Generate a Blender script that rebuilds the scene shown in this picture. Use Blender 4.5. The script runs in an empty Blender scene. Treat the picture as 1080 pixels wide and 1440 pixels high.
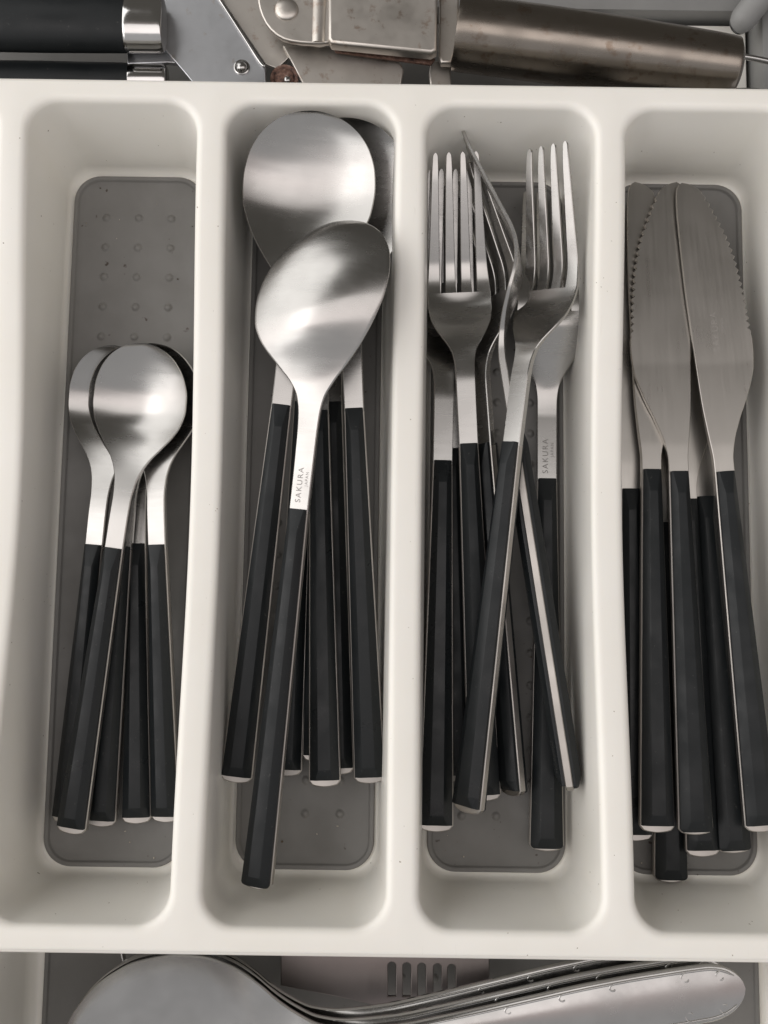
import bpy, bmesh, math, random
from mathutils import Vector, Matrix
random.seed(4)
MM = 0.001
sc = bpy.context.scene
COL = sc.collection

# ------------------------------------------------------------ camera
FPX, HCAM, TILT, ROLL = 1450.0, 300.0, math.radians(6.3), math.radians(0.8)
_f = Vector((0, math.sin(TILT), -math.cos(TILT)))
_r = Vector((1, 0, 0)); _u = _r.cross(_f)
_R = _r*math.cos(ROLL) + _u*math.sin(ROLL)
_U = -_r*math.sin(ROLL) + _u*math.cos(ROLL)
_C = Vector((0, -HCAM*math.tan(TILT), HCAM))
cd = bpy.data.cameras.new('camera'); cam = bpy.data.objects.new('camera', cd); COL.objects.link(cam)
cd.sensor_fit = 'VERTICAL'; cd.sensor_height = 24.0; cd.lens = 24.0*FPX/1440.0
cd.clip_start = 0.01; cd.clip_end = 50
M3 = Matrix((_R, _U, -_f)).transposed()
cam.matrix_world = Matrix.Translation(_C*MM) @ M3.to_4x4()
sc.camera = cam

# ------------------------------------------------------------ world (the dim room) and window
w = bpy.data.worlds.new("World"); sc.world = w; w.use_nodes = True
nt = w.node_tree; nt.nodes.clear()
wo = nt.nodes.new('ShaderNodeOutputWorld'); bg = nt.nodes.new('ShaderNodeBackground')
tc = nt.nodes.new('ShaderNodeTexCoord'); sx = nt.nodes.new('ShaderNodeSeparateXYZ')
cr = nt.nodes.new('ShaderNodeValToRGB')
nt.links.new(tc.outputs['Generated'], sx.inputs[0]); nt.links.new(sx.outputs['Y'], cr.inputs[0])
mr = nt.nodes.new('ShaderNodeMapRange'); mr.inputs[1].default_value = -1; mr.inputs[2].default_value = 1
nt.links.new(sx.outputs['Y'], mr.inputs[0]); nt.links.new(mr.outputs[0], cr.inputs[0])
cr.color_ramp.elements[0].position = 0.3; cr.color_ramp.elements[0].color = (0.52, 0.515, 0.52, 1)
e_ = cr.color_ramp.elements.new(0.40); e_.color = (0.60, 0.50, 0.485, 1)
cr.color_ramp.elements[-1].position = 0.62; cr.color_ramp.elements[-1].color = (0.10, 0.094, 0.084, 1)
nt.links.new(cr.outputs[0], bg.inputs[0]); bg.inputs[1].default_value = 1.0
nt.links.new(bg.outputs[0], wo.inputs[0])

def area(name, loc, target, size, size_y, power, color):
    l = bpy.data.lights.new(name, 'AREA'); l.shape = 'RECTANGLE'; l.size = size; l.size_y = size_y
    l.energy = power; l.color = color
    o = bpy.data.objects.new(name, l); COL.objects.link(o); o.location = loc
    o.rotation_euler = (Vector(target)-Vector(loc)).to_track_quat('-Z', 'Y').to_euler()
    return o
area('window_light', (-2.1, 0.6, 1.25), (0, 0, 0), 4.0, 2.9, 72.0, (1.0, 0.985, 0.97))
area('ceiling_light', (-0.1, -0.06, 1.5), (-0.1, -0.06, 0), 3.2, 0.72, 8.8, (1.0, 0.975, 0.96))
sc.view_settings.view_transform = 'Standard'; sc.view_settings.look = 'None'
sc.view_settings.exposure = 0.0; sc.view_settings.gamma = 1.0

def at(px, py, z=0.0):
    """photo pixel -> point (mm) on the horizontal plane z"""
    d = _f*FPX + _R*(px-540) + _U*(720-py)
    return _C + d*((z-_C.z)/d.z)

# ------------------------------------------------------------ materials
def mat(name, base, rough=0.5, metal=0.0, spec=0.5):
    m = bpy.data.materials.new(name); m.use_nodes = True
    b = m.node_tree.nodes['Principled BSDF']
    b.inputs['Base Color'].default_value = (*base, 1); b.inputs['Roughness'].default_value = rough
    b.inputs['Metallic'].default_value = metal; b.inputs['Specular IOR Level'].default_value = spec
    return m, m.node_tree, b
def coords(nt, scale=(1, 1, 1)):
    t = nt.nodes.new('ShaderNodeTexCoord'); mp = nt.nodes.new('ShaderNodeMapping')
    mp.inputs['Scale'].default_value = [1000*s for s in scale]
    nt.links.new(t.outputs['Object'], mp.inputs[0]); return mp.outputs[0]
def noise(nt, vec, scale, detail=3, rough=0.5):
    n = nt.nodes.new('ShaderNodeTexNoise'); n.inputs['Scale'].default_value = scale
    n.inputs['Detail'].default_value = detail; n.inputs['Roughness'].default_value = rough
    nt.links.new(vec, n.inputs['Vector']); return n.outputs[0]
def ramp(nt, fac, stops):
    r = nt.nodes.new('ShaderNodeValToRGB'); els = r.color_ramp.elements
    while len(els) < len(stops): els.new(0.5)
    for el, (p, c) in zip(els, stops):
        el.position = p; el.color = (*c, 1) if len(c) == 3 else c
    nt.links.new(fac, r.inputs[0]); return r.outputs[0]
def mrange(nt, fac, a, b, c, d):
    r = nt.nodes.new('ShaderNodeMapRange'); r.inputs[1].default_value = a; r.inputs[2].default_value = b
    r.inputs[3].default_value = c; r.inputs[4].default_value = d
    nt.links.new(fac, r.inputs[0]); return r.outputs[0]
def bump(nt, b, h, strength, dist):
    n = nt.nodes.new('ShaderNodeBump'); n.inputs['Strength'].default_value = strength
    n.inputs['Distance'].default_value = dist*MM
    nt.links.new(h, n.inputs['Height']); nt.links.new(n.outputs[0], b.inputs['Normal']); return n
def mixc(nt, fac, a, bcol):
    m = nt.nodes.new('ShaderNodeMix'); m.data_type = 'RGBA'
    nt.links.new(fac, m.inputs[0])
    for sock, v in ((m.inputs[6], a), (m.inputs[7], bcol)):
        if isinstance(v, tuple): sock.default_value = (*v, 1)
        else: nt.links.new(v, sock)
    return m.outputs[2]

# cream plastic
M_TRAY, n_, b_ = mat('cream_plastic', (0.76, 0.73, 0.67), 0.36, 0, 0.45)
v = coords(n_)
n1 = noise(n_, v, 0.018, 4, 0.6)
c1 = ramp(n_, n1, [(0.3, (0.835, 0.81, 0.745)), (0.7, (0.875, 0.855, 0.80))])
sp = noise(n_, v, 0.8, 1, 0.5)
spm = ramp(n_, sp, [(0.785, (0, 0, 0)), (0.82, (1, 1, 1))])
c2 = mixc(n_, spm, c1, (0.30, 0.25, 0.19))
rb = ramp(n_, noise(n_, coords(n_, (0.9, 0.06, 0.4)), 1.0, 4, 0.65), [(0.66, (0, 0, 0)), (0.78, (0.35, 0.35, 0.35))])
rm = ramp(n_, noise(n_, v, 0.03, 2, 0.5), [(0.45, (0, 0, 0)), (0.6, (1, 1, 1))])
rr_ = n_.nodes.new('ShaderNodeMath'); rr_.operation = 'MULTIPLY'; n_.links.new(rb, rr_.inputs[0]); n_.links.new(rm, rr_.inputs[1])
c3 = mixc(n_, rr_.outputs[0], c2, (0.62, 0.59, 0.54))
n_.links.new(c3, b_.inputs['Base Color'])
n_.links.new(mrange(n_, noise(n_, v, 0.06, 4), 0.3, 0.7, 0.30, 0.44), b_.inputs['Roughness'])
bump(n_, b_, noise(n_, v, 1.6, 2), 0.25, 0.04)
b_.inputs['Subsurface Weight'].default_value = 0.08
b_.inputs['Subsurface Radius'].default_value = (0.003, 0.0025, 0.0018)

# grey rubbery mat
M_MAT, n_, b_ = mat('grey_rubber', (0.17, 0.162, 0.15), 0.55, 0, 0.35)
v = coords(n_)
c1 = ramp(n_, noise(n_, v, 0.05, 5, 0.6), [(0.3, (0.165, 0.16, 0.15)), (0.7, (0.195, 0.19, 0.18))])
spm = ramp(n_, noise(n_, v, 0.33, 2, 0.5), [(0.73, (0, 0, 0)), (0.79, (1, 1, 1))])
du = ramp(n_, noise(n_, v, 1.7, 2, 0.6), [(0.70, (0, 0, 0)), (0.80, (1, 1, 1))])
n_.links.new(mixc(n_, du, mixc(n_, spm, c1, (0.06, 0.045, 0.035)), (0.22, 0.21, 0.19)), b_.inputs['Base Color'])
n_.links.new(mrange(n_, noise(n_, v, 0.12, 4), 0.3, 0.7, 0.45, 0.65), b_.inputs['Roughness'])
bump(n_, b_, noise(n_, v, 3.0, 2), 0.3, 0.03)

def steel(name, base, r0, r1, smudge=0.5, streak=(0.5, 0.05, 0.5), sb=0.25, stain=None, aniso=0.0, arot=0.25):
    m, n_, b_ = mat(name, base, r0, 1.0)
    v = coords(n_); vs = coords(n_, streak)
    st = noise(n_, vs, 1.5, 2, 0.6)
    sm = noise(n_, v, 0.07, 2, 0.5)
    dk = tuple(c*(1-0.25*smudge) for c in base)
    col = mixc(n_, mrange(n_, sm, 0.35, 0.65, 0, 1), base, dk)
    if stain:
        sn = ramp(n_, noise(n_, v, stain[1], 5, 0.65), [(stain[2], (0, 0, 0)), (stain[2]+0.1, (1, 1, 1))])
        col = mixc(n_, sn, col, stain[0])
    n_.links.new(col, b_.inputs['Base Color'])
    ad = n_.nodes.new('ShaderNodeMath'); ad.operation = 'ADD'
    n_.links.new(mrange(n_, sm, 0.3, 0.7, r0, r1), ad.inputs[0])
    n_.links.new(mrange(n_, st, 0.3, 0.7, -0.015, 0.02), ad.inputs[1])
    n_.links.new(ad.outputs[0], b_.inputs['Roughness'])
    if stain: bump(n_, b_, st, sb, 0.002)
    if aniso:
        tv = n_.nodes.new('ShaderNodeVectorTransform'); tv.vector_type = 'VECTOR'; tv.convert_from = 'OBJECT'; tv.convert_to = 'WORLD'
        tv.inputs[0].default_value = (1, 0, 0); n_.links.new(tv.outputs[0], b_.inputs['Tangent'])
        b_.inputs['Anisotropic'].default_value = aniso; b_.inputs['Anisotropic Rotation'].default_value = arot
    return m
M_STEEL = steel('brushed_steel', (0.43, 0.42, 0.405), 0.22, 0.29, 0.3, aniso=0.6)
M_BLADE = steel('blade_steel', (0.45, 0.43, 0.40), 0.27, 0.33, 0.3, (0.03, 0.7, 0.7), 0.3)
M_EDGE = steel('tang_steel', (0.47, 0.445, 0.415), 0.34, 0.46)
M_OLD = steel('worn_steel', (0.60, 0.565, 0.52), 0.36, 0.52, 0.8, (0.3, 0.3, 0.3), 0.3, ((0.40, 0.33, 0.28), 0.22, 0.58))
M_POL = steel('polished_steel', (0.47, 0.462, 0.45), 0.16, 0.26, 0.5, (0.4, 0.4, 0.4), 0.12)
M_TUBE = steel('stained_steel_tube', (0.30, 0.265, 0.23), 0.20, 0.32, 0.9, (0.08, 0.9, 0.9), 0.3, ((0.21, 0.165, 0.13), 0.17, 0.55))
M_PINK = steel('dull_steel', (0.27, 0.24, 0.23), 0.30, 0.42, 0.6)
M_SATIN = steel('satin_steel', (0.56, 0.57, 0.59), 0.32, 0.46, 0.9, (0.3, 0.3, 0.3), 0.2, ((0.42, 0.39, 0.36), 0.2, 0.60))
M_CHROME = steel('chrome', (0.60, 0.59, 0.58), 0.10, 0.16, 0.2, (1, 1, 1), 0.02)
M_RUST, n_, b_ = mat('rusty_metal', (0.12, 0.06, 0.04), 0.7, 0.3)
v = coords(n_)
n_.links.new(ramp(n_, noise(n_, v, 0.5, 5, 0.7), [(0.35, (0.05, 0.03, 0.025)), (0.55, (0.20, 0.11, 0.08)), (0.72, (0.32, 0.28, 0.25))]), b_.inputs['Base Color'])
bump(n_, b_, noise(n_, v, 1.0, 4), 0.8, 0.2)
M_BLACK, n_, b_ = mat('black_plastic', (0.008, 0.010, 0.011), 0.38, 0, 0.28)
v = coords(n_)
oi = n_.nodes.new('ShaderNodeObjectInfo'); ofs = n_.nodes.new('ShaderNodeVectorMath'); ofs.operation = 'ADD'
n_.links.new(v, ofs.inputs[0]); cx_ = n_.nodes.new('ShaderNodeVectorMath'); cx_.operation = 'SCALE'; cx_.inputs[0].default_value = (37, 91, 53)
n_.links.new(oi.outputs['Random'], cx_.inputs['Scale']); n_.links.new(cx_.outputs[0], ofs.inputs[1])
dm = ramp(n_, noise(n_, ofs.outputs[0], 0.8, 3, 0.6), [(0.66, (0, 0, 0)), (0.78, (1, 1, 1))])
n_.links.new(mixc(n_, dm, (0.010, 0.012, 0.013), (0.045, 0.045, 0.043)), b_.inputs['Base Color'])
bump(n_, b_, noise(n_, coords(n_, (0.06, 1, 1)), 1.5, 3), 0.25, 0.03)
gr = noise(n_, ofs.outputs[0], 0.09, 4, 0.6)
ra = n_.nodes.new('ShaderNodeMath'); ra.operation = 'ADD'
n_.links.new(mrange(n_, gr, 0.35, 0.65, 0.27, 0.50), ra.inputs[0]); n_.links.new(mrange(n_, oi.outputs['Random'], 0, 1, -0.06, 0.10), ra.inputs[1])
n_.links.new(ra.outputs[0], b_.inputs['Roughness'])
M_INK, _, _ = mat('etched_lettering', (0.22, 0.21, 0.20), 0.5, 0.6)
M_INK2, _, _ = mat('faint_lettering', (0.43, 0.41, 0.385), 0.40, 1.0)
M_DRAWER, n_, b_ = mat('grey_drawer_lining', (0.24, 0.24, 0.235), 0.45, 0, 0.4)
v = coords(n_)
n_.links.new(ramp(n_, noise(n_, v, 0.03, 5, 0.6), [(0.3, (0.21, 0.21, 0.205)), (0.7, (0.27, 0.27, 0.262))]), b_.inputs['Base Color'])

# ------------------------------------------------------------ object helpers
def tag(o, label=None, cat=None, group=None, kind=None):
    if label: o['label'] = label
    if cat: o['category'] = cat
    if group: o['group'] = group
    if kind: o['kind'] = kind
    return o
def link(name, me, material=None, parent=None):
    o = bpy.data.objects.new(name, me); COL.objects.link(o)
    if material is not None and not me.materials: me.materials.append(material)
    if parent is not None: o.parent = parent
    return o
def finish(bm, name, angle=32, smooth=True):
    bmesh.ops.remove_doubles(bm, verts=bm.verts, dist=1e-6)
    bmesh.ops.recalc_face_normals(bm, faces=bm.faces)
    me = bpy.data.meshes.new(name); bm.to_mesh(me); bm.free()
    if smooth:
        me.polygons.foreach_set('use_smooth', [True]*len(me.polygons))
        me.set_sharp_from_angle(angle=math.radians(angle))
    return me
def empty(name, parent=None):
    o = bpy.data.objects.new(name, None); o.empty_display_size = 0.01; COL.objects.link(o)
    if parent: o.parent = parent
    return o
def children(o): return [c for c in COL.objects if c.parent == o]
def copy_tree(o, parent=None):
    c = o.copy(); COL.objects.link(c); c.parent = parent
    for ch in children(o): copy_tree(ch, c)
    return c
def pchip(xs, ys):
    n = len(xs); h = [xs[i+1]-xs[i] for i in range(n-1)]; d = [(ys[i+1]-ys[i])/h[i] for i in range(n-1)]
    m = [0]*n; m[0] = d[0]; m[-1] = d[-1]
    for i in range(1, n-1):
        if d[i-1]*d[i] <= 0: m[i] = 0
        else:
            w1 = 2*h[i]+h[i-1]; w2 = h[i]+2*h[i-1]; m[i] = (w1+w2)/(w1/d[i-1]+w2/d[i])
    def f(x):
        if x <= xs[0]: return ys[0]
        if x >= xs[-1]: return ys[-1]
        i = 0
        while x > xs[i+1]: i += 1
        t = (x-xs[i])/h[i]
        return ((2*t**3-3*t*t+1)*ys[i] + (t**3-2*t*t+t)*h[i]*m[i] + (-2*t**3+3*t*t)*ys[i+1] + (t**3-t*t)*h[i]*m[i+1])
    return f
def smoothed(f, r):
    """box filtered curve: rounds off the bends of a profile"""
    return lambda x: sum(f(x+r*(k/6.0)) for k in range(-6, 7))/13.0
def lin(xs, ys):
    def f(x):
        if x <= xs[0]: return ys[0]
        if x >= xs[-1]: return ys[-1]
        i = 0
        while x > xs[i+1]: i += 1
        t = (x-xs[i])/(xs[i+1]-xs[i]); return ys[i]*(1-t)+ys[i+1]*t
    return f

# ------------------------------------------------------------ rounded rectangle lofts (tray)
def rrect(hx, hy, r, nl=44, ns=12, nc=10):
    """closed loop, counter-clockwise; same number of points for any size"""
    P = []
    cs = [(hx-r, hy-r, 0), (-(hx-r), hy-r, 90), (-(hx-r), -(hy-r), 180), (hx-r, -(hy-r), 270)]
    for i, (cx, cy, a0) in enumerate(cs):
        for k in range(nc+1):
            a = math.radians(a0+90*k/nc); P.append((cx+r*math.cos(a), cy+r*math.sin(a)))
        nx, ny, na = cs[(i+1) % 4]
        a = math.radians(a0+90); p = (cx+r*math.cos(a), cy+r*math.sin(a)); q = (nx+r*math.cos(a), ny+r*math.sin(a))
        m = ns if i % 2 == 0 else nl
        for k in range(1, m):
            t = k/m; P.append((p[0]*(1-t)+q[0]*t, p[1]*(1-t)+q[1]*t))
    return P
def rect_out(loop, hx, hy, r, HX, HY, nc=10, nl=44, ns=12):
    """push a rounded loop out onto the rectangle HX x HY (its corners included)"""
    Q = []; idx = 0
    cs = [(hx-r, hy-r, 0), (-(hx-r), hy-r, 90), (-(hx-r), -(hy-r), 180), (hx-r, -(hy-r), 270)]
    for i, (cx, cy, a0) in enumerate(cs):
        s = (1 if cx > 0 else -1, 1 if cy > 0 else -1)
        for k in range(nc+1):
            if k == nc//2: Q.append((s[0]*HX, s[1]*HY)); continue
            a = math.radians(a0+90*k/nc); c, d = math.cos(a), math.sin(a)
            first = k < nc//2
            t = k/(nc//2) if first else (nc-k)/(nc//2)
            horiz = (i % 2 == 0) == first      # on the x = +-HX side
            if horiz: Q.append((s[0]*HX, cy*(1-t) + s[1]*HY*t))
            else: Q.append((cx*(1-t) + s[0]*HX*t, s[1]*HY))
        m = ns if i % 2 == 0 else nl
        for k in range(1, m):
            base = loop[len(Q)]
            if i % 2 == 0: Q.append((base[0], s[1]*HY))
            else: Q.append((s[0]*HX*(1), base[1]))
    return Q
def add_loops(bm, loops, close_last=True):
    rings = [[bm.verts.new((x*MM, y*MM, z*MM)) for x, y, z in L] for L in loops]
    n = len(rings[0])
    for a, b in zip(rings, rings[1:]):
        for i in range(n):
            j = (i+1) % n
            try: bm.faces.new((a[i], a[j], b[j], b[i]))
            except ValueError: pass
    if close_last: bm.faces.new(rings[-1])
    return rings

YC = 3.9; HYT = 127.4; DEPTH = 38.4
def dip(y):
    u = min(abs(y-YC)/(HYT*0.94), 1.0); return 10.5*(0.5+0.5*math.cos(math.pi*u))
def cell(bm, cx, cyy, HX, HY, hx0, hy0, r0, ztop, depth, dipf, ix_end, iy_end):
    base = rrect(hx0, hy0, r0)
    out = rect_out(base, hx0, hy0, r0, HX, HY)
    prof = [(0, 0, 0), (0.9, 0.9, 0.12), (1.6, 1.6, 0.5), (2.1, 2.1, 1.05), (2.4, 2.4, 1.9), (2.5, 2.55, 3.0)]
    wx, wy, dw = 4.5, 7.6, depth*0.86
    for k in range(1, 6):
        t = k/5; prof.append((2.5+(wx-2.5)*t, 2.55+(wy-2.55)*t, 3.0+(dw-3.0)*t))
    for k in range(1, 13):
        a = math.pi/2*k/12; prof.append((wx+(ix_end-wx)*(1-math.cos(a)), wy+(iy_end-wy)*(1-math.cos(a)), dw+(depth-dw)*math.sin(a)))
    loops = [[(x+cx, y+cyy, ztop-dipf(y+cyy)) for x, y in out]]
    for a, b, d in prof:
        hx, hy = hx0-a, hy0-b; r = max(r0-a*0.55, 3)
        k = max(0.0, 1-d/(depth-6))
        loops.append([(x+cx, y+cyy, ztop-d-dipf(y+cyy)*k) for x, y in rrect(hx, hy, r)])
    add_loops(bm, loops)
    return hx0-ix_end, hy0-iy_end
def mat_mesh(name, cx, cyy, hx, hy, r, z, dots=True, rows=None, px=11.0, py=10.35):
    bm = bmesh.new()
    prof = [(-0.15, -0.6), (0.0, 0.5), (0.25, 0.8), (1.2, 0.8), (1.45, 0.6), (1.65, -0.2), (1.95, -0.4)]
    add_loops(bm, [[(x+cx, y+cyy, z+dz) for x, y in rrect(hx-i, hy-i, max(r-i, 2))] for i, dz in prof])
    if dots:
        nyd = int((2*hy-24)//py)
        for iy in range(nyd+1):
            y = cyy+hy-14.5-iy*py
            for ix in rows or (-1, 0, 1):
                x = cx+ix*px; pr = None
                R0 = 1.25
                rings = []
                for q, (rr, zz) in enumerate([(R0*1.3, -0.41), (R0*1.08, -0.33), (R0*0.85, 0.0), (R0*0.6, 0.24), (R0*0.3, 0.36)]):
                    rings.append([bm.verts.new(((x+rr*math.cos(a*math.pi/6))*MM, (y+rr*math.sin(a*math.pi/6))*MM, (z+zz)*MM)) for a in range(12)])
                for a_, b__ in zip(rings, rings[1:]):
                    for i in range(12): bm.faces.new((a_[i], a_[(i+1) % 12], b__[(i+1) % 12], b__[i]))
                bm.faces.new(rings[-1])
    return finish(bm, name, 50)

# ------------------------------------------------------------ the cutlery tray
tray = tag(empty('cutlery_tray'), 'cream plastic cutlery tray with long compartments and dipping dividers', 'cutlery tray')
bm = bmesh.new()
centres = [-84.8-61, -84.8, -23.8, 37.2, 98.2]
for cx in centres:
    FH = cell(bm, cx, YC, 30.5, HYT, 28.2, 124.0, 11.0, 0, DEPTH, dip, 6.1, 9.7)
bmesh.ops.remove_doubles(bm, verts=bm.verts, dist=1e-5)
# rolled outer edge and skirt
x0, x1 = centres[0]-30.5, centres[-1]+30.5
edges = [e for e in bm.edges if e.is_boundary]
for (o_, d_) in ((0.7, 0.15), (0.5, 0.5), (0.25, 0.9), (0.2, 11.0)):
    r = bmesh.ops.extrude_edge_only(bm, edges=edges)
    vs = [g for g in r['geom'] if isinstance(g, bmesh.types.BMVert)]
    edges = [g for g in r['geom'] if isinstance(g, bmesh.types.BMEdge)]
    for v_ in vs:
        x, y = v_.co.x/MM, v_.co.y/MM
        if abs(y-YC) > HYT-0.01: v_.co.y += math.copysign(o_*MM, y-YC)
        if x > x1-0.01: v_.co.x += o_*MM
        if x < x0+0.01: v_.co.x -= o_*MM
        v_.co.z -= d_*MM
link('tray_shell', finish(bm, 'tray_shell', 60), M_TRAY, tray)
for cx in centres:
    link('mat', mat_mesh('mat', cx, YC, 22.0, 114.2, 9.0, -DEPTH+0.5), M_MAT, tray)

# ------------------------------------------------------------ cutlery
def steel_mesh(name, st, wl, wr, zc, dish, T, ny=17, c=0.22, power=2.0, cap0=True, edgeT=None):
    """lofted sheet along x.  st: stations (mm); wl/wr half widths to +y / -y"""
    bm = bmesh.new(); rings = []
    for x in st:
        a, b = wl(x), wr(x)
        z0, d, t = zc(x), dish(x), T(x)
        mid = (a-b)/2; hw = max((a+b)/2, 0.02)
        cc = min(c, hw*0.5, t*0.4)
        top = []; bot = []
        for j in range(ny):
            v_ = -1+2*j/(ny-1); v_ = math.copysign(1-(1-abs(v_))**1.25, v_)
            zz = z0-d*(1-abs(v_)**power)
            sl = 0.0
            y = mid+v_*(hw-cc)
            top.append((x, y, zz+t/2)); bot.append((x, y, zz-t/2))
        L = top + [(x, mid+hw, z0+t/2-cc), (x, mid+hw, z0-t/2+cc)] + bot[::-1] + [(x, mid-hw, z0-t/2+cc), (x, mid-hw, z0+t/2-cc)]
        rings.append([bm.verts.new((p[0]*MM, p[1]*MM, p[2]*MM)) for p in L])
    n = len(rings[0])
    for a_, b__ in zip(rings, rings[1:]):
        for i in range(n): bm.faces.new((a_[i], a_[(i+1) % n], b__[(i+1) % n], b__[i]))
    bm.faces.new(rings[0][::-1]); bm.faces.new(rings[-1])
    bmesh.ops.remove_doubles(bm, verts=bm.verts, dist=2e-6)
    return finish(bm, name, 35)

def grip_mesh(name, xa, xb, hw, side, t0, rounded=False, h=2.7):
    """faceted black scale from xa (handle end) to xb (neck) lying on face z = side*t0"""
    bm = bmesh.new(); rings = []
    L = xb-xa
    st = [0, 0.35, 0.9] if rounded else [0]
    st += [3.2] + [3.2+(L-3.2-7.0)*k/12 for k in range(1, 12)] + [L-7.0, L-0.3, L]
    for k, s in enumerate(st):
        x = xa+s; w_ = hw(x)-0.36
        if rounded:
            if s == 0: w_ -= 0.9
            elif s == 0.35: w_ -= 0.3
        if s < 3.2: hh = 1.5+(h-1.5)*s/3.2
        elif s > L-7.0: hh = h-(h-1.35)*(s-(L-7.0))/7.0
        else: hh = h
        wc = w_*(0.42 if 3.0 < s < L-6.9 else 0.80 if s > L-0.4 else (0.62 if s < 3 else 0.42))
        h0 = 0.95
        sec = [(-w_, 0), (-w_, h0), (-wc, hh), (wc, hh), (w_, h0), (w_, 0)]
        rings.append([bm.verts.new((x*MM, y*MM, side*(t0+z)*MM)) for y, z in sec])
    for a_, b__ in zip(rings, rings[1:]):
        for i in range(6): bm.faces.new((a_[i], a_[(i+1) % 6], b__[(i+1) % 6], b__[i]))
    bm.faces.new(rings[0][::-1]); bm.faces.new(rings[-1])
    me = finish(bm, name, smooth=False)
    bm = bmesh.new(); bm.from_mesh(me)
    es = [e for e in bm.edges if len(e.link_faces) == 2 and e.calc_face_angle(0) > 0.06]
    bmesh.ops.bevel(bm, geom=es, offset=0.16*MM, segments=2, profile=0.6, affect='EDGES', clamp_overlap=True)
    bm.to_mesh(me); bm.free()
    me.polygons.foreach_set('use_smooth', [True]*len(me.polygons)); me.set_sharp_from_angle(angle=math.radians(14))
    return me

def tang_mesh(name, xb, hw, t):
    """flat steel core with a bowed end"""
    bm = bmesh.new()
    st = [xb*k/20 for k in range(21)]
    pts = []
    w0 = hw(0)
    for k in range(11):       # bowed end, from -w to +w
        v_ = -1+2*k/10; pts.append((-1.0*(1-v_*v_)-0.9*(1-abs(v_)**14), v_*w0))
    pts += [(x, hw(x)) for x in st[1:]] + [(x, -hw(x)) for x in reversed(st[1:])]
    def ring(z, ins):
        out = []
        for x, y in pts:
            out.append(bm.verts.new(((x+(ins if x <= 0 else 0))*MM, (y-math.copysign(ins, y) if abs(y) > 0.5 else y)*MM, z*MM)))
        return out
    R = [ring(-t/2, 0.25), ring(-t/2+0.25, 0), ring(t/2-0.25, 0), ring(t/2, 0.25)]
    n = len(pts)
    for a_, b__ in zip(R, R[1:]):
        for i in range(n): bm.faces.new((a_[i], a_[(i+1) % n], b__[(i+1) % n], b__[i]))
    bm.faces.new(R[0][::-1]); bm.faces.new(R[-1])
    return finish(bm, name, 35)

def stations(a, b, step, tip=None):
    n = max(2, int((b-a)/step)); s = [a+(b-a)*k/n for k in range(n+1)]
    if tip:
        s = [x for x in s if x < b-tip] + [b-tip*(1-math.sin(math.pi/2*k/16)) for k in range(17)]
    return s

class Kind: pass
def spoon_kind(name, L, blk, outline, hw_end, hw_neck, dish_max, sag, neck_s, T=2.3, label_grip=True):
    K = Kind(); K.L = L; K.name = name; K.blk = blk
    xb = L-blk; K.xb = xb
    hw = lambda x: hw_end+(hw_neck-hw_end)*min(max(x/xb, 0), 1)
    f = pchip([math.sqrt(p[0]) for p in outline], [p[1] for p in outline])
    wid = lambda x: f(math.sqrt(max(L-x, 0)))
    wmax = max(p[1] for p in outline)
    zc = smoothed(lin([0, L-neck_s-4, L-neck_s*0.45, L], [0, 0, -sag, 1.5]), neck_s*0.16)
    z_b = zc(xb)
    def dsh(x):
        s = L-x
        if s > neck_s: return 0
        k = max(0.0, (wid(x)-hw_neck)/(wmax-hw_neck)) if s > neck_s*0.35 else wid(x)/wmax
        k2 = min(1, (neck_s-s)/(neck_s*0.5)); k2 = k2*k2*(3-2*k2)
        return dish_max*(k**1.15)*k2
    def Tf(x):
        s = L-x
        return T if s > neck_s+8 else (1.25 if s < neck_s-12 else 1.25+(T-1.25)*(s-neck_s+12)/20.0)
    K.bowl = steel_mesh(name+'_bowl', stations(xb-1.0, L, 0.9, 8), wid, wid, zc, dsh, Tf, ny=31, c=0.3)
    K.tang = tang_mesh(name+'_tang', xb-1.0, hw, T)
    K.g1 = grip_mesh(name+'_grip', 0.25, xb, hw, 1, T/2); K.g2 = grip_mesh(name+'_grip_back', -0.9, xb, hw, -1, T/2, True)
    K.zc = zc
    K.head = 'bowl'; K.mat = M_STEEL; K.T = T
    return K

TEA = spoon_kind('teaspoon', 151, 64.5, [(0, 0), (1, 5.2), (3, 8.8), (6, 11.7), (10, 13.9), (15, 15.1), (19, 15.2), (24, 14.2), (28, 12.2), (32, 9.4), (36, 6.5), (40, 4.5), (44, 3.5), (50, 3.0), (63, 3.0), (160, 3.0)],
                 4.7, 3.0, 4.2, 3.5, 46)
TAB = spoon_kind('tablespoon', 206, 91, [(0, 0), (1, 6.5), (3, 11), (6, 14.7), (10, 17.7), (16, 20.0), (22, 20.7), (28, 20.2), (34, 18.3), (40, 15.2), (46, 11.0), (51, 7.1), (56, 4.5), (61, 3.6), (67, 3.3), (91, 3.1), (210, 3.1)],
                 4.9, 3.1, 5.2, 4.0, 64)

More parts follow.
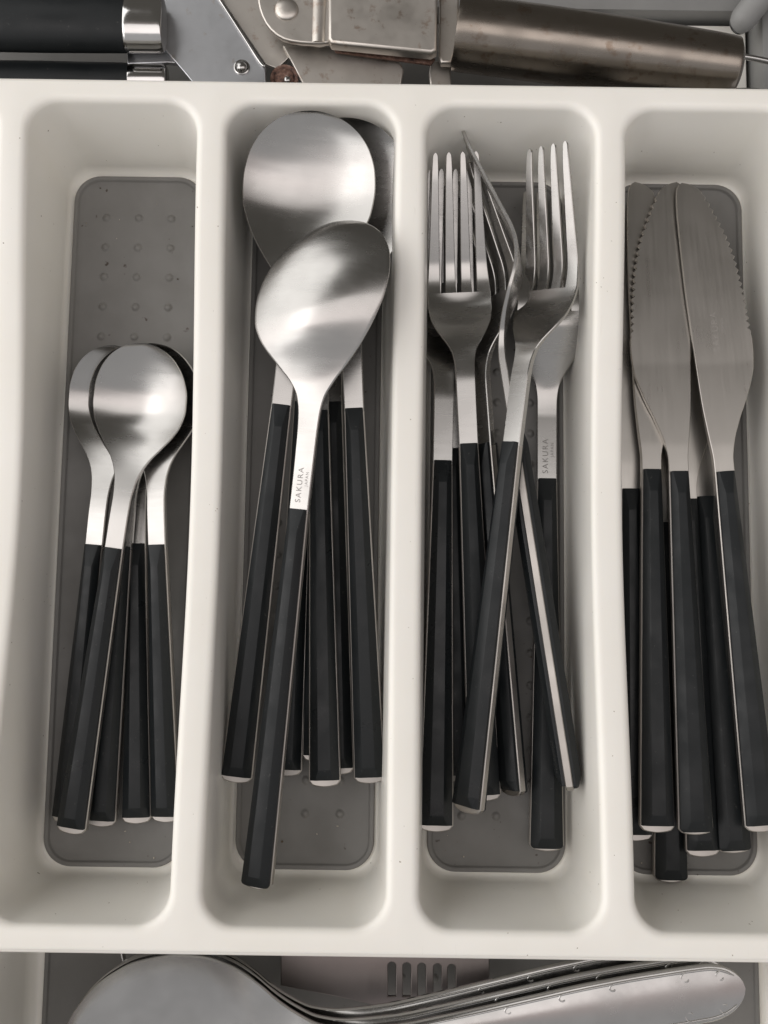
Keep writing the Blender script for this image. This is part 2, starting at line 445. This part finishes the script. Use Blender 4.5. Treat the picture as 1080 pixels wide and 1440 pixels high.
def fork_kind():
    K = Kind(); L = 205.0; blk = 94.0; xb = L-blk; K.L = L; K.blk = blk; K.xb = xb; K.name = 'fork'; T = 2.3; K.T = T
    hw = lambda x: 5.2+(3.1-5.2)*min(max(x/xb, 0), 1)
    root = 43.0
    f = pchip([root, 48, 52, 56, 59, 62, 65, 70, 92, 210], [10.5, 10.4, 9.9, 8.4, 6.7, 4.9, 3.7, 3.15, 3.1, 3.1])
    wid = lambda x: f(L-x)
    zc = smoothed(lin([0, L-66, L-41, L], [0, 0, -11.5, 1.5]), 8)
    dsh = lambda x: 1.1*min(1, max(0, (L-x-root)/4))*max(0, min(1, (66-(L-x))/12))
    Tf = lambda x: lin([0, root, 58, 72, 210], [1.1, 1.35, 1.5, T, T])(L-x)
    K.neck = None
    K.bowl = steel_mesh('fork_head', stations(xb-1.0, L-root, 0.9), wid, wid, zc, dsh, Tf, ny=17, c=0.25)
    K.tines = []
    for k in range(4):
        c0 = [-7.85, -2.62, 2.62, 7.85][k]; c1 = [-6.6, -2.35, 2.1, 6.4][k]
        w0 = 2.62 if k in (0, 3) else 1.72
        cen = lambda x, c0=c0, c1=c1: c1+(c0-c1)*((L-x)/root)**0.8
        def half(x, w0=w0, k=k):
            s = L-x; u = s/root
            wv = 0.8+(1.74-0.8)*u**0.6
            if s < 1.2: wv *= math.sqrt(max(0.02, 1-((1.2-s)/1.2)**2))
            return wv
        def wl(x, k=k, cen=cen, half=half):
            extra = 0.85*((L-x)/root)**3 if k == 3 else 0
            sl = 0.95 if L-x > root-0.9 else 0       # slot closes at its root
            return cen(x)+half(x)+extra
        def wr(x, k=k, cen=cen, half=half):
            extra = 0.85*((L-x)/root)**3 if k == 0 else 0
            return -(cen(x)-half(x)-extra)
        K.tines.append(steel_mesh('fork_tine', stations(L-root, L, 0.9, 3), wl, wr, zc, lambda x: 0, Tf, ny=5, c=0.2))
    # webs that close the slots with a round root are part of the head
    K.tang = tang_mesh('fork_tang', xb-1.0, hw, T)
    K.g1 = grip_mesh('fork_grip', 0.25, xb, hw, 1, T/2); K.g2 = grip_mesh('fork_grip_back', -0.9, xb, hw, -1, T/2, True)
    K.zc = zc
    K.head = 'fork_head'; K.mat = M_STEEL
    return K
FORK = fork_kind()

def knife_kind():
    K = Kind(); L = 203.0; blk = 94.5; xb = L-blk; K.L = L; K.blk = blk; K.xb = xb; K.name = 'knife'; T = 2.4; K.T = T
    hw = lambda x: 5.25+(3.1-5.25)*min(max(x/xb, 0), 1)
    q_ = 94.5/89.0
    be = pchip([k*q_ for k in [0, 0.5, 1.2, 2.6, 6, 11.4, 20, 31, 42, 51, 57.6, 66.4, 74, 81, 86, 210]], [-3.8, -1.6, -0.2, 1.6, 3.9, 6.3, 9.6, 11.8, 12.9, 13.3, 12.8, 9.9, 6.4, 3.9, 3.1, 3.1])
    sp = pchip([k*q_ for k in [0, 0.6, 1.8, 5, 12, 30, 50, 68, 78, 86, 210]], [3.9, 5.0, 5.7, 6.2, 6.5, 6.4, 5.7, 4.9, 3.9, 3.1, 3.1])
    def belly(x):
        s = L-x; v_ = be(s)
        if 3 < s < 52:
            ph = ((s-3)/2.25) % 1.0
            v_ -= 1.15*(1-abs(2*ph-1)**0.6)*min(1, (52-s)/3, (s-3)/3) if ph < 0.98 else 0
        return v_
    spine = lambda x: sp(L-x)
    Tf = lambda x: lin([0, 60, 86, 210], [1.1, 1.4, T, T])(L-x)
    st = stations(xb-1, L-53, 1.0) + stations(L-53, L-3, 0.22)[1:] + stations(L-3, L, 0.5, 2.0)[1:]
    K.bowl = steel_mesh('knife_blade', st, spine, belly, lambda x: 0, lambda x: 0, Tf, ny=7, c=0.2)
    K.tang = tang_mesh('knife_tang', xb-1.0, hw, T)
    K.g1 = grip_mesh('knife_grip', 0.25, xb, hw, 1, T/2, h=2.4); K.g2 = grip_mesh('knife_grip_back', -0.9, xb, hw, -1, T/2, False, h=2.4)
    K.head = 'blade'; K.mat = M_BLADE
    return K
KNIFE = knife_kind()

def text_mesh(s, size, spacing=1.25, thick=0.03):
    c = bpy.data.curves.new('lettering', 'FONT'); c.body = s; c.size = size*MM; c.space_character = spacing
    c.extrude = thick*MM/2; c.align_x = 'LEFT'; c.offset = 0.0
    o = bpy.data.objects.new('tmp', c); COL.objects.link(o)
    dg = bpy.context.evaluated_depsgraph_get(); me = bpy.data.meshes.new_from_object(o.evaluated_get(dg))
    bpy.data.objects.remove(o); me.name = 'lettering'; me.materials.clear()
    return me

protos = {}
def make(K):
    if K.name in protos:
        return copy_tree(protos[K.name])
    root = empty(K.name)
    link(K.head, K.bowl, K.mat, root)
    for t in getattr(K, 'tines', []): link('tine', t, K.mat, root)
    link('tang', K.tang, M_EDGE, root)
    link('grip', K.g1, M_BLACK, root); link('grip', K.g2, M_BLACK, root)
    protos[K.name] = root
    return root
first_done = {}
def place(K, end, ze, tip, zt, roll, label, group):
    o = copy_tree(protos[K.name]) if K.name in first_done else make(K)
    first_done[K.name] = 1
    a = at(end[0], end[1], ze); b = at(tip[0], tip[1], zt)
    X = (b-a); s = X.length/K.L; X.normalize()
    Z = Vector((0, 0, 1)); Z = (Z-X*Z.dot(X)).normalized(); Y = Z.cross(X)
    r = math.radians(roll)
    Y2 = Y*math.cos(r)+Z*math.sin(r); Z2 = Z*math.cos(r)-Y*math.sin(r)
    Mx = Matrix((X, Y2, Z2)).transposed().to_4x4()
    print('%-11s scale %.3f  %s' % (K.name, s, label[:50]))
    o.matrix_world = Matrix.Translation(a*MM) @ Mx @ Matrix.Diagonal((s, s, s, 1))
    tag(o, label, {'teaspoon': 'teaspoon', 'tablespoon': 'tablespoon', 'fork': 'fork', 'knife': 'knife'}[K.name], group)
    return o

G1 = 'teaspoons with black grips in the left compartment'
tea = [
 place(TEA, (193, 1149), -33.5, (193, 489), -30, 0, 'teaspoon second from right at the grip ends, its bowl hidden under the stack', G1),
 place(TEA, (95, 1149), -33.5, (162, 487), -25, -8, 'teaspoon whose bowl sticks out furthest left under the pile', G1),
 place(TEA, (143, 1153), -33.5, (195, 486), -22.5, 2, 'teaspoon just under the front one, its grip end between two others in the middle', G1),
 place(TEA, (234, 1147), -31.5, (213, 484), -18.5, -10, 'rightmost teaspoon, its grip against the divider', G1),
 place(TEA, (102, 1163), -25.5, (205, 484), -15.5, -5, 'topmost teaspoon with its full bowl in view, grip slanting down left', G1)]
G2 = 'tablespoons with black grips in the second compartment'
place(TAB, (447, 1062), -33.5, (452, 184), -31, 0, 'lowest tablespoon, only its grip corner showing left of the middle grip', G2)
place(TAB, (476, 1080), -33.5, (462, 182), -29, 0, 'buried tablespoon, a sliver of grip between the middle and right grips', G2)
place(TAB, (403, 1082), -33.5, (446, 178), -27, 0, 'buried tablespoon whose grip end peeps out right of the slanting front grip', G2)
place(TAB, (457, 1097), -26.5, (443, 190), -22, 0, 'tablespoon with its grip straight down the middle of the compartment', G2)
place(TAB, (520, 1092), -27, (481, 168), -6.9, -2, 'tablespoon along the right wall, its rim showing behind the big bowl', G2)
place(TAB, (333, 1091), -23, (446, 159), -2.2, 1, 'large tablespoon with its shiny concave bowl at the top of the pile', G2)
spD = place(TAB, (362, 1240), -15, (467, 312), -1, 166, 'tablespoon lying back up on top of the pile, lettering stamped on its neck', G2)
me = TAB.bowl.copy()          # this one is bent: its bowl is skewed to the right of the neck
for v_ in me.vertices:
    s_ = TAB.L-v_.co.x/MM; k_ = min(1, max(0, (62-s_)/34)); k_ = k_*k_*(3-2*k_)
    v_.co.x += 0.28*k_*v_.co.y; v_.co.y *= 1+0.02*k_
for c_ in children(spD):
    if c_.name.startswith('bowl'): c_.data = me
G3 = 'forks with black grips in the third compartment'
place(FORK, (643, 1090), -34, (628, 262), -30, 0, 'fork buried at the bottom, a thin strip of grip beside the leftmost grip', G3)
fkS = place(FORK, (768, 1187), -33.5, (769, 268), -33, 178, 'fork lying back up by the right wall with lettering stamped on its neck', G3)
place(FORK, (721, 1110), -30, (656, 232), -24, -58, 'fork tilted on edge just right of the upright front fork', G3)
place(FORK, (613, 1160), -28.5, (630, 240), -25, 0, 'leftmost fork, its head mostly hidden behind the front fork', G3)
place(FORK, (681, 1117), -31, (640, 216), -16, 0, 'front fork with all four tines flat in view at the left', G3)
place(FORK, (801, 1102), -21, (658, 196), -19, -101, 'fork turned on its side showing its curved steel edge', G3)
place(FORK, (659, 1134), -19, (772, 206), -9, -41, 'topmost fork leaning across the others to the upper right', G3)
G4 = 'knives with black grips in the fourth compartment'
kl = place(KNIFE, (942, 1231), -34.5, (931, 330), -33, 180, 'knife under the others whose grip end reaches lowest', G4)
children(kl)[3].data = grip_mesh('knife_grip_round', -0.9, KNIFE.xb, lambda x: 5.25-2.15*min(max(x/KNIFE.xb, 0), 1), -1, 1.2, True, h=2.4)
children(kl)[3].data.materials.append(M_BLACK)
place(KNIFE, (1031, 1190), -28, (957, 300), -29, 180, 'knife under the right one, its grip second from the right wall', G4)
place(KNIFE, (987, 1195), -29, (948, 298), -26.5, 0, 'knife lying under the two wide blades in the middle', G4)
place(KNIFE, (893, 1173), -30, (880, 288), -26, 0, 'leftmost knife, partly hidden by the divider', G4)
place(KNIFE, (923, 1161), -21, (909, 257), -23, 0, 'knife second from the left, blade tip behind the middle blade', G4)
place(KNIFE, (977, 1164), -20, (934, 257), -20, 180, 'knife in front with its serrated edge facing left', G4)
knR = place(KNIFE, (1070, 1160), -20, (975, 257), -17.5, 0, 'rightmost knife in front with its serrated edge facing right', G4)

def stamp(root, K, x_from, y_c, big, small, material, side, zf=None):
    """lettering reading towards the head, on face side*z"""
    for s, size, dx, dy in ((big[0], big[1], 0, 0), (small[0], small[1], small[2], small[3])):
        me = text_mesh(s, size)
        for v_ in me.vertices: v_.co.z += side*K.zc(x_from+dx+v_.co.x/MM)*MM
        o = link('stamped_lettering', me, material, root)
        z = side*((K.T/2 if zf is None else zf)+0.03)
        up = Vector((0, side, 0)); n = Vector((0, 0, side))
        Mx = Matrix((Vector((1, 0, 0)), up, n)).transposed().to_4x4()
        o.matrix_local = Matrix.Translation(Vector((x_from+dx, y_c+side*dy, z))*MM) @ Mx
stamp(spD, TAB, TAB.xb+2.0, 0.3, ('SAKURA', 2.5), ('JAPAN', 1.35, 5.2, -1.75), M_INK, -1)
stamp(fkS, FORK, FORK.xb+1.6, 0.3, ('SAKURA', 2.5), ('JAPAN', 1.35, 5.2, -1.75), M_INK, -1)

KNIFE.zc = lambda x: 0.0
stamp(knR, KNIFE, KNIFE.L-56, -2.6, ('SAKURA', 2.9), ('JAPAN', 1.5, 5.6, -2.0), M_INK2, 1, 0.69)
# ------------------------------------------------------------ plates, tubes for the other utensils
def smooth_closed(pts, it=2):
    for _ in range(it):
        q = []
        for i in range(len(pts)):
            a, b = pts[i], pts[(i+1) % len(pts)]
            q += [tuple(a[k]*0.75+b[k]*0.25 for k in (0, 1)), tuple(a[k]*0.25+b[k]*0.75 for k in (0, 1))]
        pts = q
    return pts
def plate(name, px, z, thick, material, parent=None, holes=(), rnd=0, bev=0.25, zs=None):
    """sheet with a traced outline lying at height z, with holes and rounded edges"""
    c = bpy.data.curves.new(name, 'CURVE'); c.dimensions = '2D'; c.fill_mode = 'BOTH'
    c.extrude = max(thick/2-bev, 0.01)*MM; c.bevel_depth = bev*MM; c.bevel_resolution = 2; c.offset = -bev*MM
    for pts in [px, *holes]:
        P = [at(x, y, z) for x, y in pts]; P = [(p.x, p.y) for p in P]
        if rnd and pts is px: P = smooth_closed(P, rnd)
        s = c.splines.new('POLY'); s.points.add(len(P)-1)
        for q, p in zip(s.points, P): q.co = (p[0]*MM, p[1]*MM, 0, 1)
        s.use_cyclic_u = True
    o = bpy.data.objects.new('tmp', c); COL.objects.link(o)
    dg = bpy.context.evaluated_depsgraph_get(); me = bpy.data.meshes.new_from_object(o.evaluated_get(dg))
    bpy.data.objects.remove(o); me.name = name
    for v_ in me.vertices: v_.co.z += z*MM
    me.polygons.foreach_set('use_smooth', [True]*len(me.polygons)); me.set_sharp_from_angle(angle=math.radians(40))
    return link(name, me, material, parent)
def tube(name, pts, radii, material, parent=None, n=24, flat=1.0, caps=True, sub=6):
    """tube along 3D points (mm), radii per point; flat squashes it in z"""
    if not isinstance(radii, (list, tuple)): radii = [radii]*len(pts)
    P = []; Rr = []
    for i in range(len(pts)-1):
        p0 = pts[max(i-1, 0)]; p1 = pts[i]; p2 = pts[i+1]; p3 = pts[min(i+2, len(pts)-1)]
        for k in range(sub):
            t = k/sub
            P.append(0.5*((2*p1)+(p2-p0)*t+(2*p0-5*p1+4*p2-p3)*t*t+(3*p1-p0-3*p2+p3)*t**3))
            Rr.append(radii[i]*(1-t)+radii[i+1]*t)
    P.append(pts[-1]); Rr.append(radii[-1])
    bm = bmesh.new(); rings = []
    for i, p in enumerate(P):
        d = (P[min(i+1, len(P)-1)]-P[max(i-1, 0)]).normalized()
        up = Vector((0, 0, 1)) if abs(d.z) < 0.9 else Vector((0, 1, 0))
        s = d.cross(up).normalized(); u = s.cross(d)
        rings.append([bm.verts.new((p+s*Rr[i]*math.cos(a)+u*Rr[i]*flat*math.sin(a))*MM) for a in [2*math.pi*k/n for k in range(n)]])
    for a_, b__ in zip(rings, rings[1:]):
        for i in range(n): bm.faces.new((a_[i], a_[(i+1) % n], b__[(i+1) % n], b__[i]))
    if caps: bm.faces.new(rings[0][::-1]); bm.faces.new(rings[-1])
    return link(name, finish(bm, name, 40), material, parent)
def dome(name, px, z, r, h, material, parent=None, n=28, ring=True):
    c = at(px[0], px[1], z); bm = bmesh.new()
    prof = [(r*1.0, 0), (r*0.98, h*0.35), (r*0.85, h*0.62), (r*0.6, h*0.86), (r*0.3, h*0.97)]
    if ring: prof = [(r*1.45, 0), (r*1.42, h*0.22), (r*1.25, h*0.32), (r*1.1, h*0.12)] + prof[0:]
    rings = [[bm.verts.new((c+Vector((q*math.cos(2*math.pi*k/n), q*math.sin(2*math.pi*k/n), zz)))*MM) for k in range(n)] for q, zz in prof]
    for a_, b__ in zip(rings, rings[1:]):
        for i in range(n): bm.faces.new((a_[i], a_[(i+1) % n], b__[(i+1) % n], b__[i]))
    bm.faces.new(rings[-1])
    return link(name, finish(bm, name, 50), material, parent)

# ------------------------------------------------------------ lower tray below (bottom of the picture)
def simple_tray(label, xl, xr, yt, yb, ztop, depth, matbox, name='utensil_tray', HXo=6):
    t = tag(empty(name), label, 'tray')
    bm = bmesh.new(); cx, cy = (xl+xr)/2, (yt+yb)/2; hx, hy = (xr-xl)/2, (yt-yb)/2
    cell(bm, cx, cy, hx+HXo, hy+2.0, hx, hy, 9, ztop, depth, lambda y: 0, 8, 8)
    link('tray_shell', finish(bm, name+'_shell', 60), M_TRAY, t)
    if matbox:
        ml, mr, mt, mb = matbox
        link('mat', mat_mesh(name+'_mat', (ml+mr)/2, (mt+mb)/2, (mr-ml)/2, (mt-mb)/2, 8, ztop-depth+0.8), M_MAT, t)
    return t
ZB = -62.0
pl_, pr_ = at(62, 1400, ZB).x, at(1066, 1400, ZB).x
simple_tray('cream tray compartment holding large serving cutlery along the bottom', pl_-9.5, pr_+9.5, -127.6, -223, -14, -14-ZB,
            (pl_, pr_, -136.0, -214))
# upper trough
ZU = -58.0
def boxmesh(name, x0, x1, y0, y1, z0, z1, material, bev=1.0):
    bm = bmesh.new(); bmesh.ops.create_cube(bm, size=1)
    for v_ in bm.verts:
        v_.co = Vector(((x0+x1)/2+v_.co.x*(x1-x0), (y0+y1)/2+v_.co.y*(y1-y0), (z0+z1)/2+v_.co.z*(z1-z0)))*MM
    if bev: bmesh.ops.bevel(bm, geom=bm.edges[:], offset=bev*MM, segments=2, profile=0.6, affect='EDGES')
    return link(name, finish(bm, name, 40), material)
xr2 = at(1052, 60, -56).x; yt2 = at(950, 28, -56).y
tag(boxmesh('drawer_liner', -255, at(850, 60, -59).x, 128, yt2-0.8, -65.9, -59, M_MAT, 1.0), kind='structure')
tag(boxmesh('drawer_panel', at(850, 60, -59).x+0.6, xr2, 127, yt2-0.6, -65.9, -58, M_TRAY, 1.0), kind='structure')
# drawer
tag(boxmesh('drawer_back_wall', -260, 260, yt2+1.2, 260, -65.9, -52, M_DRAWER, 1.0), kind='structure')
tag(boxmesh('drawer_side_wall', xr2+1.5, 260, 120, yt2+1.0, -65.9, -46, M_DRAWER, 1.0), kind='structure')
post = tube('drawer_bracket', [at(1036, 36, -46), at(1044, 28, -44), at(1074, -10, -40), at(1112, -60, -36)], [3.0, 4.6, 4.9, 4.9], M_DRAWER)
tag(post, 'rounded grey bracket in the drawer corner at the upper right', 'bracket')
tag(boxmesh('drawer_floor', -260, 260, -260, 260, -72, -66, M_DRAWER, 0), kind='structure')

# ------------------------------------------------------------ top: whisk handle, garlic press, can opener
ws = tag(empty('whisk'), 'thick stained steel tube handle of a whisk with a wire hanging loop', 'whisk')
zw = -26.0
a = at(646, 47, zw); b = at(1040, 98, zw)
d = (b-a).normalized()
tube('handle', [a, a+d*1.2, a+(b-a)*0.3, a+(b-a)*0.6, b-d*6, b-d*2.0, b-d*0.3], [11.2, 12.0, 12.0, 11.6, 10.4, 9.4, 6.0], M_TUBE, ws, n=48)
q = lambda x, y, z=zw: at(x, y, z)
tube('hanging_loop', [q(1030, 78), q(1060, 82), q(1100, 92), q(1125, 110), q(1100, 127), q(1075, 131), q(1062, 128), q(1030, 128)], 0.95, M_POL, ws, n=12)

gp = tag(empty('garlic_press'), 'worn steel garlic press head with pivot rivet and boxy press chamber', 'garlic press')
zg = -28.0
plate('pivot_plate', [(368, -60), (362, 0), (366, 20), (376, 40), (394, 56), (415, 62), (448, 64), (468, 62), (468, -60)], zg, 2.2, M_OLD, gp, rnd=1, bev=0.6)
tube('ridge', [q(452, -50, zg), q(450, 0, zg), q(448, 62, zg)], [2.7, 2.7, 2.5], M_OLD, gp, n=20, flat=0.8)
plate('chamber', [(462, -60), (462, 60), (466, 66), (606, 80), (614, 76), (616, -60)], zg+1.5, 5.0, M_OLD, gp, bev=1.0)
plate('lower_arm', [(398, 66), (446, 66), (470, 68), (560, 84), (568, 100), (562, 128), (430, 128)], zg-7, 2.0, M_OLD, gp, bev=0.5)
plate('crossbar', [(618, -60), (616, 82), (620, 92), (634, 92), (645, 60), (646, -60)], zg-3, 3.2, M_OLD, gp, bev=0.8)
plate('stub', [(606, 88), (603, 104), (605, 130), (634, 130), (634, 88)], zg-9, 2.5, M_OLD, gp, bev=0.6)
dome('rivet', (403, 14), zg+0.9, 4.0, 1.5, M_OLD, gp, ring=False)
plate('slot', [(468, 66), (472, 74), (606, 92), (612, 84), (606, 81), (480, 68)], zg-3.5, 1.0, M_RUST, gp, bev=0.1)

co = tag(empty('can_opener'), 'can opener with two black handles, chrome ferrules and steel body', 'can opener')
zc_ = -27.0
def soft_bar(name, pts, z, th, material, parent):
    return plate(name, pts, z, th, material, parent, rnd=0, bev=th*0.42)
tube('handle', [q(-120, 24, zc_), q(-40, 28, zc_), q(60, 31, zc_), q(178, 34, zc_)], [10.5, 10.6, 10.4, 9.8], M_BLACK, co, n=40, flat=0.62)
tube('handle', [q(-120, 118, zc_-9), q(-40, 112, zc_-9), q(60, 111, zc_-9), q(182, 110, zc_-9)], [6.6, 6.6, 6.2, 5.2], M_BLACK, co, n=32, flat=0.7)
tube('ferrule', [q(177, 34, zc_), q(186, 34, zc_), q(222, 35, zc_), q(230, 35, zc_), q(233, 35, zc_)], [9.6, 9.9, 9.7, 9.0, 6.0], M_CHROME, co, n=40, flat=0.62)
tube('ferrule', [q(181, 110, zc_-9), q(190, 110, zc_-9), q(228, 110, zc_-9), q(236, 110, zc_-9)], [5.1, 5.3, 5.0, 3.4], M_CHROME, co, n=32, flat=0.7)
plate('steel_body', [(225, -60), (225, 62), (250, 92), (280, 128), (374, 128), (374, 95), (308, 0), (290, -60)], zc_-5, 2.0, M_SATIN, co, bev=0.3)
plate('steel_body', [(180, 70), (180, 92), (236, 90), (262, 92), (280, 128), (300, 128), (250, 60)], zc_-7.6, 2.0, M_SATIN, co, bev=0.3)
plate('blade_plate', [(290, -60), (312, 0), (374, 92), (390, 98), (420, 70), (380, 20), (372, -60)], zc_-9, 1.5, M_OLD, co, bev=0.3)
tube('edge_wire', [q(296, -20, zc_-3.4), q(309, 0, zc_-3.4), q(340, 48, zc_-3.4), q(366, 88, zc_-3.4), q(373, 93, zc_-3.4)], 0.5, M_CHROME, co, n=10)
dome('rivet', (340, 95), zc_-4, 1.9, 1.7, M_POL, co)
dome('cutting_wheel', (400, 110), zc_-8, 3.4, 1.3, M_RUST, co)
dome('rivet', (404, 112), zc_-6.8, 1.2, 0.8, M_POL, co, ring=False)

# ------------------------------------------------------------ bottom: serving spoons and turner
def serving_kind():
    L = 224.0
    o_ = [(0, 0), (1, 7), (3, 12.5), (8, 19), (16, 25), (26, 28.6), (36, 29.4), (46, 28), (56, 24), (64, 18.5), (70, 13.2), (76, 9.2), (84, 5.4), (94, 3.8), (109, 3.6), (124, 4.5), (147, 6.4), (174, 8.6), (190, 9.2), (204, 9.3), (210, 9.2), (224, 9.2)]
    f = pchip([p[0] for p in o_[1:]], [p[1] for p in o_[1:]])
    f0 = pchip([0, 1, 1.732, 2.83], [0, 7, 12.5, 19])
    wid = lambda x: (f0(math.sqrt(max(L-x, 0))) if L-x < 8 else (9.2*math.sqrt(max(1-((14-x)/14)**2, 0)) if x < 14 else f(L-x)))
    zc = smoothed(lin([0, 40, 135, 165, 224], [0, 5, 12, 2, 5]), 14)
    def dsh(x):
        s = L-x
        if s > 82: return -0.8*min(1, (s-82)/20)*(1 if s < 215 else (224-s)/9)
        k2 = min(1, (82-s)/35); k2 = k2*k2*(3-2*k2)
        return 11*((wid(x)/29.4)**1.2)*k2
    st = [L-220*0-L+0.0, 0.4, 1.0, 1.8, 3, 4.5, 6.5, 9] + stations(11, L, 1.6, 10)
    return steel_mesh('serving_spoon', st, wid, wid, zc, dsh, lambda x: 2.0, ny=31, c=0.5), L, wid, zc
SERV, SL, swid, szc = serving_kind()
def scroll_mesh():
    """raised rim line and small curls on the handle"""
    bm = bmesh.new()
    def tb(pts, r):
        n = 6; rings = []
        for i, p in enumerate(pts):
            d = (pts[min(i+1, len(pts)-1)]-pts[max(i-1, 0)]).normalized(); s = d.cross(Vector((0, 0, 1))).normalized()
            rr = r*(0.35 if i in (0, len(pts)-1) else 1)
            rings.append([bm.verts.new((p+s*rr*math.cos(a)+Vector((0, 0, 1))*rr*0.6*math.sin(a))*MM) for a in [2*math.pi*k/n for k in range(n)]])
        for a_, b__ in zip(rings, rings[1:]):
            for i in range(n): bm.faces.new((a_[i], a_[(i+1) % n], b__[(i+1) % n], b__[i]))
    zt = lambda x: szc(x)+1.45
    for sgn in (1, -1):
        tb([Vector((x, sgn*(swid(x)-1.5), zt(x)-0.25)) for x in [3.5+k*2.0 for k in range(58)]], 0.45)
        for x0 in (8, 20, 45, 62, 80):
            r = 1.9 if x0 < 30 else 1.3
            cy = swid(x0)-1.5-r
            tb([Vector((x0+r*(1-0.06*k)*math.cos(t)*1.2, sgn*(cy+r*(1-0.06*k)*math.sin(t)), zt(x0)+0.05)) for k, t in enumerate([math.pi*0.5-k*0.42 for k in range(11)])], 0.3)
    return finish(bm, 'scroll_relief', 60)
SCR = scroll_mesh()
def serving(end, ze, tip, zt, roll, label, first=None):
    if first is None:
        o = empty('serving_spoon'); link('spoon_body', SERV, M_POL, o); link('scroll_relief', SCR, M_POL, o)
    else: o = copy_tree(first)
    a = at(*end, ze); b = at(*tip, zt); X = b-a; s = X.length/SL; X.normalize()
    Z = Vector((0, 0, 1)); Z = (Z-X*Z.dot(X)).normalized(); Y = Z.cross(X); r = math.radians(roll)
    Y2 = Y*math.cos(r)+Z*math.sin(r); Z2 = Z*math.cos(r)-Y*math.sin(r)
    o.matrix_world = Matrix.Translation(a*MM) @ Matrix((X, Y2, Z2)).transposed().to_4x4() @ Matrix.Diagonal((s, s, s, 1))
    print('serving', s)
    tag(o, label, 'serving spoon', 'serving spoons along the bottom'); return o
sv = serving((1046, 1388), -32, (92, 1486), -26, 0, 'topmost large serving spoon with scrollwork on its handle end')
serving((1022, 1374), -40, (100, 1474), -34, 0, 'large serving spoon directly under the topmost one, rim showing above', sv)
serving((980, 1358), -47, (112, 1462), -41, 0, 'lowest large serving spoon, only its upper rim and handle edge showing', sv)

tn = tag(empty('slotted_turner'), 'flat steel turner with a row of rounded slots below the tray edge', 'turner')
def slot(cx, y0, y1, w_):
    P = [(cx-w_, y1), (cx-w_, y0+w_)]
    P += [(cx-w_*math.cos(t), y0+w_-w_*math.sin(t)) for t in [math.pi*k/8 for k in range(1, 8)]]
    return P + [(cx+w_, y0+w_), (cx+w_, y1)]
plate('turner_blade', [(395, 1300), (395, 1385), (470, 1400), (560, 1420), (688, 1410), (688, 1300)], -48, 1.5, M_PINK, tn,
      holes=[slot(x, 1352+i*0.8, 1400, 5.5) for i, x in enumerate((551, 572, 593, 615, 635))], bev=0.3)
wb = tag(empty('flat_server'), 'thin steel server edge beside the slotted turner under the tray rim', 'server')
plate('server_plate', [(693, 1300), (693, 1348), (740, 1346), (765, 1340), (780, 1300)], -44, 1.4, M_POL, wb, bev=0.3)
hk = tag(empty('wire_hook'), 'bent thin steel wire loop at the left beside the serving spoons', 'hook')
tube('wire', [q(168, 1318, -48), q(173, 1345, -48), q(178, 1356, -48), q(190, 1362, -48), q(215, 1366, -48)], 0.8, M_POL, hk, n=10)
hd = tag(empty('table_knife'), 'squared steel handle end at the bottom edge under the serving spoon', 'table knife')
plate('handle', [(640, 1444), (700, 1440), (780, 1433), (786, 1436), (788, 1480), (640, 1480)], -45, 3.0, M_POL, hd, bev=0.8)

# ------------------------------------------------------------ crumbs and lint in the corners
bm = bmesh.new(); rnd = random.Random(11)
spots = []
for cx in centres[1:]:
    for k in range(16):
        e1 = rnd.choice((-1, 1)); px_ = cx+rnd.uniform(-19, 19)
        py_ = YC+e1*(rnd.uniform(96, 112) if rnd.random() < 0.75 else rnd.uniform(20, 95))
        spots.append((px_, py_, -DEPTH+0.35))
spots += [(at(632, 283, -37).x, at(632, 283, -37).y, -DEPTH+0.4), (at(981, 1230, -37).x, at(981, 1230, -37).y, -DEPTH+1.45), (at(163, 334, -37).x, at(163, 334, -37).y, -DEPTH+0.4)]
for x, y, z in spots:
    r = rnd.uniform(0.12, 0.33)
    res = bmesh.ops.create_icosphere(bm, subdivisions=1, radius=r*MM)
    sx_, sy_ = rnd.uniform(0.7, 1.6), rnd.uniform(0.7, 1.3)
    for v_ in res['verts']:
        v_.co = Vector((v_.co.x*sx_*rnd.uniform(0.75, 1.2)+x*MM, v_.co.y*sy_*rnd.uniform(0.75, 1.2)+y*MM, v_.co.z*0.8+z*MM))
M_CRUMB, n_, b_ = mat('crumb', (0.25, 0.18, 0.11), 0.8)
n_.links.new(ramp(n_, noise(n_, coords(n_), 0.2, 1), [(0.42, (0.06, 0.045, 0.03)), (0.5, (0.22, 0.16, 0.10)), (0.58, (0.55, 0.50, 0.42))]), b_.inputs['Base Color'])
tag(link('crumbs', finish(bm, 'crumbs', smooth=False), M_CRUMB), 'tiny crumbs scattered on the grey mats of the tray', 'crumbs', kind='stuff')
